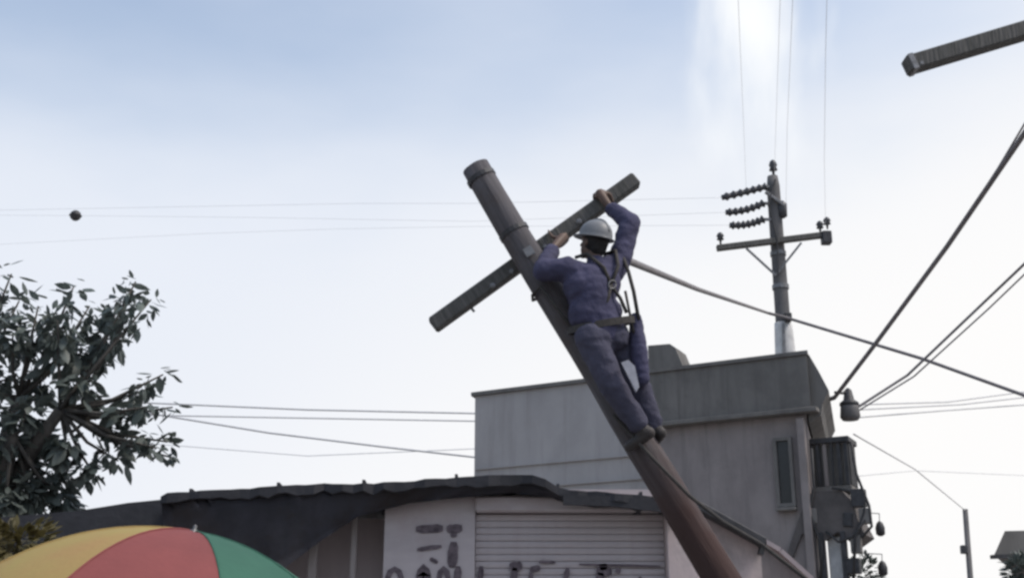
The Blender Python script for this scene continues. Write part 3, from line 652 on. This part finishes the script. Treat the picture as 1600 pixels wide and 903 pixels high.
for ti, (px, py, dy, n, sp) in enumerate(tips):
    tp_ = P(px, py, YT + dy); h = min(hub, key=lambda q: (q - tp_).length)
    midp = h.lerp(tp_, .5) + Vector((0, random.uniform(-.15, .15), -.10))
    MB().tube([h, midp, tp_], [.035, .024, .011], 6).build('branch', BARK, tree, True, local=TT)
    sp *= .92
    for k in range(int(n * (2.5 if px > 170 or py < 480 else 4.0))):
        back = random.random() ** 1.6
        gv = Vector((random.gauss(0, 1), random.gauss(0, 1), random.gauss(0, .75))); gv *= min(1, 1.25 / max(gv.length, .01))
        p = tp_.lerp(midp, back * .6) + gv * sp * .55
        d = (p - tp_ + (tp_ - midp).normalized() * .10 + Vector((random.gauss(0, .16), random.gauss(0, .16), random.gauss(-.10, .12))))
        if d.length < .01: d = Vector((1, 0, 0))
        sz = random.choice((.10, .12, .15, .17, .2, .22, .26)) * random.uniform(.85, 1.15)
        m = leaf_matrix(p, d, sz)
        edge = px > 170 or py < 480
        if edge and len(singles) < 298: singles.append(m)
        else:
            b_ = len(sv); sv += [(TT.inverted() @ (m @ c)) for c in LV]; sf += [tuple(b_ + i for i in f_) for f_ in LF]
for m in singles:
    o = link('leaf', LEAFME, None, tree); o.matrix_local = TT.inverted() @ m
me = bpy.data.meshes.new('foliage'); me.from_pydata(sv, [], sf)
fo = link('foliage', me, LEAF, tree, True); tag(fo, kind='stuff')

def shrub(name, label, px, py, Y, w, h, n, sz):
    c = P(px, py, Y); o = empty(name, (c.x, Y, 0)); tag(o, label, 'shrub')
    MB().tube([(0, 0, 0), (.03, 0, c.z * .6), (0, 0, c.z)], [.06, .05, .02], 8).build('stem', BARK, o, True)
    v = []; f = []
    for k in range(n):
        a_ = Vector((random.gauss(0, 1), random.gauss(0, 1), random.gauss(0, 1))).normalized() * random.random() ** .4
        p = Vector((a_.x * w, a_.y * w, c.z + a_.z * h)) + noise.noise_vector(a_ * 3) * .12
        m = leaf_matrix(p, a_ + Vector((0, 0, -.2)), sz * random.uniform(.6, 1.2)); b_ = len(v)
        v += [m @ q for q in LV]; f += [tuple(b_ + i for i in t) for t in LF]
    me = bpy.data.meshes.new('foliage'); me.from_pydata(v, [], f); tag(link('foliage', me, LEAF, o, True), kind='stuff')
shrub('street_shrub', 'dark shrub at the foot of the sagging canopy', 1350, 915, 18.6, .26, .5, 900, .11)
shrub('street_shrub', 'dark shrub under the eave at the lower right corner', 1600, 905, 18.2, .28, .38, 900, .11)

shrub('olive_bush', 'olive yellow bush behind the left side of the umbrella', 20, 862, 7.6, .34, .16, 900, .10)
for o_ in [o_ for o_ in bpy.data.objects if o_.name.startswith('foliage') and o_.parent and o_.parent.name == 'olive_bush']:
    o_.data.materials.clear(); o_.data.materials.append(OLIVE)

# ------------------------------------------------------------------ the worker
def cap_chain(mb, pts, rad, n=14):
    """tapered capsule chain: a tube plus a ball at every joint"""
    pts = [Vector(p) for p in pts]
    for (a_, ra), (b_, rb) in zip(zip(pts, rad), zip(pts[1:], rad[1:])):
        k = 6; mb.tube([a_.lerp(b_, i / k) for i in range(k + 1)], [ra + (rb - ra) * i / k for i in range(k + 1)], n)
    for p, r in zip(pts, rad): mb.blob(p, r, 2)
def remeshed(mb, name, mat, parent, vox, smooth=6, local=None, fold=0.0, fscale=14):
    o = mb.build(name, mat, None)
    r = o.modifiers.new('r', 'REMESH'); r.mode = 'VOXEL'; r.voxel_size = vox
    s = o.modifiers.new('s', 'SMOOTH'); s.factor = .5; s.iterations = smooth
    dg = bpy.context.evaluated_depsgraph_get(); me = bpy.data.meshes.new_from_object(o.evaluated_get(dg)); old = o.data
    bpy.data.objects.remove(o); bpy.data.meshes.remove(old)
    me.name = name
    if not me.materials: me.materials.append(mat)
    if fold:
        no = [v.normal.copy() for v in me.vertices]
        for v, nn in zip(me.vertices, no):
            q = v.co * fscale
            f1 = 1 - abs(noise.noise(Vector((q.x * .8 + q.z * .9, q.y * .8, q.z * 1.1 - q.x * .5)))) * 2.2
            v.co += nn * fold * (f1 * .7 + .45 * noise.noise(q * 2.6))
    if local is not None: me.transform(local.inverted())
    return link(name, me, None, parent, True)

Lsh, Rsh = P(886, 420, 7.74), P(966, 411, 7.90)
neck, headc = P(931, 408, 7.80), P(928, 379, 7.80)
chest, waist, pelvis = P(922, 448, 7.80), P(930, 490, 7.78), P(940, 520, 7.78)
Lhip, Rhip = P(923, 527, 7.72), P(958, 523, 7.88)
Lkn, Lan = P(955, 600, 7.72), P(1001, 668, 7.80)
Rkn, Ran = P(992, 592, 7.92), P(1022, 668, 7.98)
Lel, Lwr = P(848, 423, 7.77), P(864, 388, 7.99)
Rel, Rwr = P(985, 349, 7.93), P(953, 324, 8.05)
man = empty('person', (Lan.x, Lan.y, Lan.z - .08)); MM = Matrix.Translation(man.location)
tag(man, 'person in navy work clothes and grey helmet clinging to the leaning pole, seen from behind', 'person')
fwd = (P(835, 400, YP) - chest); fwd.z = 0; fwd.normalize()          # the way the chest faces: towards the pole
fwd = (fwd + Vector((-.1, .5, 0))).normalized()
hf = (fwd + Vector((-.15, .2, .35))).normalized()                    # the way the face looks: up at the crossarm
hx = Vector((0, 0, 1)).cross(hf).normalized(); hz = hf.cross(hx) * 1.0
if hz.z < 0: hz = -hz
HR = Matrix((hx, hf, hz)).transposed()                               # head axes: x side, y forward, z up
def HP(x, y, z): return headc + HR @ Vector((x, y, z))

# crossarm axes in the world, for the gripping hands
cw0, cw1 = LM @ ca0, LM @ ca1; ax = (cw1 - cw0).normalized(); ay = Vector((0, 1, 0)); az = ay.cross(ax) * -1
az = ax.cross(ay); az = az if az.z > 0 else -az
def on_arm(px): 
    t = (px - 676) / (994 - 676); return cw0.lerp(cw1, t)
def hand(mb, c, wr, flip=1, over=1):
    """palm on the front of the beam, four fingers over the top (over=1) and the thumb under it"""
    def g(a_, b_, y): return c + ax * a_ * flip + az * b_ * over + ay * y
    palm = g(0, .055, -.088)
    cap_chain(mb, [wr, wr.lerp(palm, .6), palm], [.029, .034, .036], 12)
    for i, (ln, r) in enumerate(((.95, .0098), (1.05, .0102), (1.0, .0098), (.82, .0088))):
        a_ = -.033 + i * .0225
        mb.blob(g(a_, .050, -.085), .017, 2)
        cap_chain(mb, [g(a_, .045, -.088), g(a_, .080, -.066), g(a_ * 1.02, .078, -.012 + .03 * (ln - .9)), g(a_, .070, .050 * ln), g(a_, .030, .068)], [.0125, .0115, r + .001, r, r * .85], 8)
    cap_chain(mb, [g(-.035, .035, -.092), g(-.058, .005, -.086), g(-.052, -.03, -.074), g(-.045, -.058, -.066)], [.017, .014, .012, .010], 8)
    return palm

# body: one continuous skin
mb = MB()
cap_chain(mb, [pelvis, waist, chest, neck - Vector((0, 0, .06))], [.115, .11, .125, .07])
cap_chain(mb, [Lsh, chest.lerp(Lsh, .3)], [.058, .11]); cap_chain(mb, [Rsh, chest.lerp(Rsh, .3)], [.058, .11])
cap_chain(mb, [neck - Vector((0, 0, .05)), headc - Vector((0, 0, .03))], [.056, .053])
cap_chain(mb, [Lsh, Lel, Lwr], [.052, .040, .027]); cap_chain(mb, [Rsh, Rel, Rwr], [.052, .040, .027])
cap_chain(mb, [pelvis, Lhip, Lkn, Lan], [.11, .088, .058, .040]); cap_chain(mb, [pelvis, Rhip, Rkn, Ran], [.11, .088, .058, .040])
mb.blob(HP(0, 0, .03), .1, 3, (.80, .98, 1.05), HR); mb.blob(HP(0, .03, -.055), .07, 3, (.86, 1.0, 1.0), HR)   # skull, jaw
mb.blob(HP(0, .085, -.10), .024, 2)                                             # chin
cap_chain(mb, [HP(0, .096, .02), HP(0, .116, -.022)], [.010, .016], 8)          # nose
mb.blob(HP(0, .092, .036), .03, 2, (1.7, .5, .5), HR)                           # brow
mb.blob(HP(0, .097, -.06), .018, 2, (1.5, .55, .5), HR)                         # lips
for s in (-1, 1): mb.blob(HP(.082 * s, -.005, -.015), .03, 2, (.35, .7, 1.05), HR)   # ears
Lh = on_arm(868); Rh = on_arm(941)
hand(mb, Lh, Lwr, 1, -1); hand(mb, Rh, Rwr, -1, 1)
remeshed(mb, 'body', SKIN, man, .0075, 4, MM)
for s in (-1, 1): MB().blob(HP(.032 * s, .083, .012), .0125, 2).build('eye', EYE, man, True, local=MM)
# hair under the helmet
mb = MB(); mb.blob(HP(0, -.022, .018), .104, 3, (.84, .92, 1.0), HR); mb.blob(HP(0, -.055, -.035), .068, 3, (1.0, .7, 1.0), HR)
remeshed(mb, 'hair', HAIR, man, .011, 2, MM, .004, 60)
# shirt
mb = MB()
cap_chain(mb, [pelvis + Vector((0, 0, .0)), waist, chest, neck - Vector((0, 0, .075))], [.150, .160, .178, .084])
for s_, e_, w_ in ((Lsh, Lel, Lwr), (Rsh, Rel, Rwr)):
    cap_chain(mb, [chest.lerp(s_, .25), s_], [.140, .088]); cap_chain(mb, [s_, e_, e_.lerp(w_, .88)], [.086, .074, .054])
sidev = (Rsh - Lsh).normalized()
for s in (-1, 1):
    mb.blob(chest + sidev * .085 * s - fwd * .02, .135, 2); mb.blob(waist + sidev * .075 * s, .13, 2); mb.blob(pelvis + sidev * .055 * s, .115, 2)
remeshed(mb, 'shirt', NAVY, man, .010, 5, MM, .009, 8)
cap_chain(mb := MB(), [neck + Vector((0, 0, -.03)), neck + Vector((-.004, .004, .0))], [.073, .066]); remeshed(mb, 'collar', NAVY, man, .010, 2, MM)
# trousers
mb = MB()
cap_chain(mb, [pelvis + Vector((0, 0, .02)), pelvis - Vector((0, 0, .07))], [.128, .12])
for s in (-1, 1): mb.blob(pelvis + sidev * .06 * s - fwd * .03 - Vector((0, 0, .04)), .118, 2)
for h_, k_, a_ in ((Lhip, Lkn, Lan), (Rhip, Rkn, Ran)): cap_chain(mb, [pelvis.lerp(h_, .6), h_, k_, a_ + (k_ - a_) * .12], [.118, .114, .090, .074])
remeshed(mb, 'trousers', NAVYT, man, .010, 5, MM, .009, 8)
# boots
pd = (pt - pb).normalized()
for a_, td in ((Lan, Vector((-.55, .25, -.35))), (Ran, Vector((-.25, .75, -.3)))):
    td.normalize(); dn = -pd
    mb = MB(); heel = a_ + dn * .06 - td * .03
    cap_chain(mb, [a_ - dn * .05, a_ + dn * .03, heel], [.056, .053, .046]); cap_chain(mb, [heel + td * .03, heel + td * .10, heel + td * .17], [.046, .043, .036])
    remeshed(mb, 'boot', BOOT, man, .009, 3, MM)
# helmet: shell, brim, ridge
hm = MB(); prof = [(.118 * math.cos(t) ** .9 if t < 1.55 else .002, .122 * math.sin(t)) for t in [i / 12 * math.pi / 2 for i in range(13)]]
prof[-1] = (.002, .122)
HMx = Matrix.Translation(HP(0, -.005, .045)) @ HR.to_4x4() @ Matrix.Diagonal((.95, 1.12, 1, 1))
hel = MB().lathe([(.112, -.012), (.124, -.010)] + prof, 24, HMx).build('helmet', HELM, man, True, local=MM)
MB().lathe([(.119, -.016), (.137, -.020), (.138, -.012), (.119, -.004)], 24, HMx @ Matrix.Translation((0, .012, 0)) @ Matrix.Diagonal((1, 1.08, 1, 1))).build('brim', HELM, hel, True, local=MM)
MB().tube([HMx @ Vector((0, .112 * math.cos(t), .003 + .122 * math.sin(t))) for t in [R(15) + R(150) * i / 14 for i in range(15)]], .011, 8).build('ridge', HELM, hel, True, local=MM)
# harness straps over the back, with a ring
bk = chest - fwd * .19 + Vector((0, 0, -.03))
for s_ in (Lsh, Rsh):
    t_ = s_.lerp(neck, .45) + Vector((0, 0, .07))
    MB().tube([t_ + fwd * .04, t_ - fwd * .07, (t_ - fwd * .16).lerp(bk, .5), bk], .013, 8).build('harness_strap', STRAP, man, True, local=MM)
    w_ = pelvis + (s_ - chest).normalized() * .12 - fwd * .13 + Vector((0, 0, .05))
    MB().tube([bk, bk.lerp(w_, .5) - fwd * .015, w_], .013, 8).build('harness_strap', STRAP, man, True, local=MM)
MB().tube([bk + (sidev * math.cos(t) + Vector((0, 0, 1)) * math.sin(t)) * .03 - fwd * .012 for t in [i * math.pi / 8 for i in range(17)]], .006, 6).build('harness_ring', STEEL, man, True, local=MM)
# work belt, positioning strap round the pole
bz = pelvis + Vector((0, 0, .055)); ring = []
for i in range(33):
    t = 2 * math.pi * i / 32; ring.append(bz + sidev * .215 * math.cos(t) + fwd * .178 * math.sin(t))
mb = MB()
for a_, b_ in zip(ring, ring[1:]): mb.beam(a_, b_ + (b_ - a_) * .1, .012, .05, yref=Vector((0, 0, 1)))
mb.build('belt', STRAP, man, local=MM)
pc = P(855, 452, YP); pcx = Vector((pd.z, 0, -pd.x))
stp = [bz - sidev * .17 + fwd * .06, pc - pcx * .06 - Vector((0, .15, 0)), pc - pcx * .125 - Vector((0, .05, 0)), pc - pcx * .12 + Vector((0, .08, 0)), pc + Vector((0, .14, 0)), pc + pcx * .13 + Vector((0, .09, 0)), bz + sidev * .17 + fwd * .06]
MB().tube(stp, .012, 8).build('pole_strap', STRAP, man, True, local=MM)
# long tool bag slung at the right side, on a shoulder strap
bag_t, bag_b = P(990, 468, 7.80), P(1004, 606, 7.80)
mb = MB(); cap_chain(mb, [bag_t.lerp(bag_b, .22), bag_t.lerp(bag_b, .6), bag_b - Vector((0, 0, -.06))], [.045, .062, .052])
remeshed(mb, 'tool_bag', NAVY, man, .012, 3, MM, .006, 16)
MB().tube([Rsh + Vector((.02, -.05, .06)), P(982, 425, 7.78), P(990, 455, 7.76), P(998, 500, 7.76)], .014, 8).build('bag_strap', STRAP, man, True, local=MM)
MB().tube([P(977, 455, 7.76), P(984, 490, 7.73), P(990, 520, 7.74)], .010, 8).build('hand_line', STRAP, man, True, local=MM)
mb = MB(); mb.prism([P(971, 566, 7.60), P(982, 562, 7.60), P(992, 572, 7.60), P(999, 604, 7.60), P(994, 612, 7.60), P(984, 592, 7.60)], (0, .03, 0)); o = mb.build('rag', RAG, man, local=MM)
